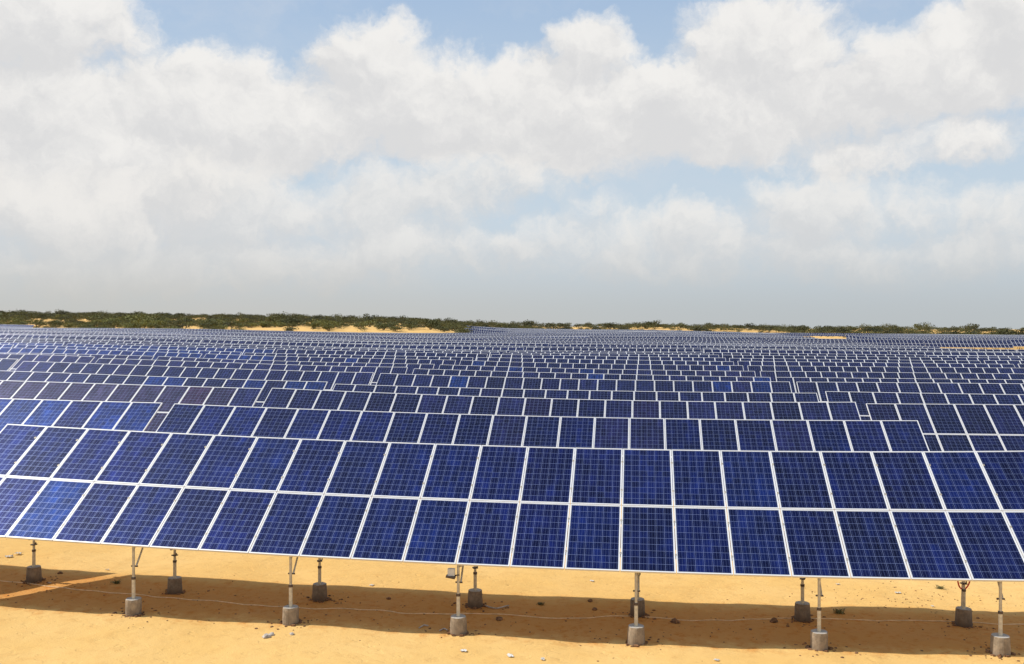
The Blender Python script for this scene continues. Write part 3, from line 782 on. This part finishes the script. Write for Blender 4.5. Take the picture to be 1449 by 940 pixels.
# red cable loop hanging by the last rear post
X, Y, Z = place(1371, 880)
mb = MB(); lp = []
for k in range(25):
    a = math.pi*k/24; lp.append(Vector((X-.10-.125*math.cos(a), Y-.05, Z+.90-.34*math.sin(a)**.8+.16*(k/24))))
lp = [lp[0]+Vector((-.01, 0, .55))]+lp+[lp[-1]+Vector((.0, 0, .35))]
mb.path(lp, .014, 8)
tag(link('cable', mb.mesh('cable', [REDC])), 'red cable loop hanging beside the rightmost rear post', 'cable')
mb = MB(); mb.tube((X-.13, Y-.02, Z+.28), (X-.10, Y-.02, Z+1.3), .024, n=10)
tag(link('conduit', mb.mesh('conduit', [SLEEVE])), 'upright pale conduit pipe on the rightmost rear footing beside its post', 'conduit')
# white junction box at the third front post
x = -10.85+POSTX[3]; G = Vector((x, .08, gz(x, .08)))
root = empty('junction_box', G+Vector((-.155, -.02, 1.13))); tag(root, 'small white junction box on the third front post under the panel edge', 'junction box')
mb = MB(); mb.box((0, 0, 0), (.13, .08, .13)); link('housing', mb.mesh('housing', [LITTER]), root)
mb = MB(); mb.box((-.01, -.01, -.085), (.17, .12, .035), Matrix.Rotation(.15, 3, 'Y')); mb.tube((.02, .02, -.07), (.15, .02, -.055), .013, n=8); link('bracket', mb.mesh('bracket', [DARKST]), root)
# small dark hut beyond the field
px_, D_ = 1086, 600; x_ = (px_-724.5)/F; c_, s_ = math.cos(YAW), math.sin(YAW)
X, Y = CAM[0]+D_*(x_*c_-s_), CAM[1]+D_*(x_*s_+c_)
root = empty('hut', (X, Y, gz(X, Y))); tag(root, 'tiny dark brown hut beyond the far right-centre edge of the solar field', 'hut')
HUT = m_simple('hut_boards', (.10, .055, .03), .9)
mb = MB(); mb.box((0, 0, 1.6), (2.3, 2.3, 3.4)); link('wall', mb.mesh('wall', [HUT]), root)
mb = MB(); mb.box((0, 0, 3.37), (2.6, 2.7, .12), Matrix.Rotation(.08, 3, 'X')); link('roof', mb.mesh('roof', [HUT]), root)
# small weeds
def tuft(px, py, s, label, seed):
    r = random.Random(seed); X, Y, Z = place(px, py); mb = MB()
    for _ in range(46):
        a = r.uniform(0, 6.28); l = r.uniform(.4, 1)*s; b = Vector((r.gauss(0, .25)*s, r.gauss(0, .2)*s, 0)); t = b+Vector((math.cos(a)*l*.8, math.sin(a)*l*.6, l*r.uniform(.25, .8)))
        d = Vector((-math.sin(a), math.cos(a), 0))*.008; m_ = (b+t)/2+Vector((0, 0, .15*l))
        mb.face([b-d, b+d, m_+d, m_-d]); mb.face([m_-d, m_+d, t])
    o = link('weed', mb.mesh('weed', [DRY])); o.location = (X, Y, Z); tag(o, label, 'weed')
tuft(1187, 868, .20, 'sprawling green weed in shadow right of the fifth front post', 1)
tuft(165, 826, .14, 'small dry weed in shadow between the two leftmost rear footings', 2)
tuft(765, 856, .10, 'tiny green weed in shadow right of the third rear footing', 3)
tuft(1330, 833, .12, 'dry weed on lit sand under the panels near the right edge', 4)
# named clods and the loose soil too fine to count
for k, (px, py, s, lab) in enumerate(((85, 812, .06, 'dark clod right of the leftmost rear footing'), (550, 848, .05, 'dark clod right of the second rear footing'), (706, 877, .07, 'dark clod below the pale hose end'), (1095, 880, .08, 'dark flat clod left of the fifth front post'), (835, 851, .055, 'brown clod in shadow right of the middle'), (841, 863, .055, 'lower brown clod in shadow right of the middle'), (955, 881, .09, 'dark clod right of the fourth front footing'))):
    put_rock('clod', px, py, s, CLOD, lab, 'clod', 20+k)
def soil():
    r = random.Random(5); V = []; Fc = []; bm = bmesh.new(); bmesh.ops.create_icosphere(bm, subdivisions=1, radius=1)
    vs = [v.co.copy() for v in bm.verts]; fs = [tuple(v.index for v in f.verts) for f in bm.faces]; bm.free()
    feet = [(-10.85+p+o_, y) for p in POSTX for o_ in (0,) for y in (.14, 1.84)]
    spots = []
    for _ in range(750):
        if r.random() < .38:
            fx_, fy_ = r.choice(feet); a = r.uniform(0, 6.28); rr = .16+abs(r.gauss(0, .22)); spots.append((fx_+rr*math.cos(a)*1.3, fy_+rr*math.sin(a), r.uniform(.007, .030)))
        elif r.random() < .8: spots.append((r.uniform(-13, 12), r.gauss(1.1, .7), r.uniform(.005, .020)*(1.7 if r.random() < .06 else 1)))
        else: spots.append((r.uniform(-13, 12), r.uniform(-1.6, 7), r.uniform(.005, .014)))
    for _ in range(160): spots.append((9.0+r.gauss(0, 1.2), 3.6+r.gauss(0, .7), r.uniform(.006, .018)))
    for (x, y, s) in spots:
        z = gz(x, y); k = len(V); M = Matrix.Rotation(r.uniform(0, 6), 3, 'Z')@Matrix.Rotation(r.uniform(-.6, .6), 3, 'X')@Matrix.Diagonal((s*r.uniform(.8, 1.7), s, s*.6))
        V += [tuple(M@v*(1+0)+Vector((x, y, z+s*.2))) for v in vs]; Fc += [tuple(i+k for i in f) for f in fs]
    me = bpy.data.meshes.new('loose_soil'); me.from_pydata(V, [], Fc); me.materials.append(CLOD); me.update()
    tag(link('loose_soil', me), 'dark crumbs of dug soil scattered round the concrete footings', 'soil', kind='stuff')
soil()
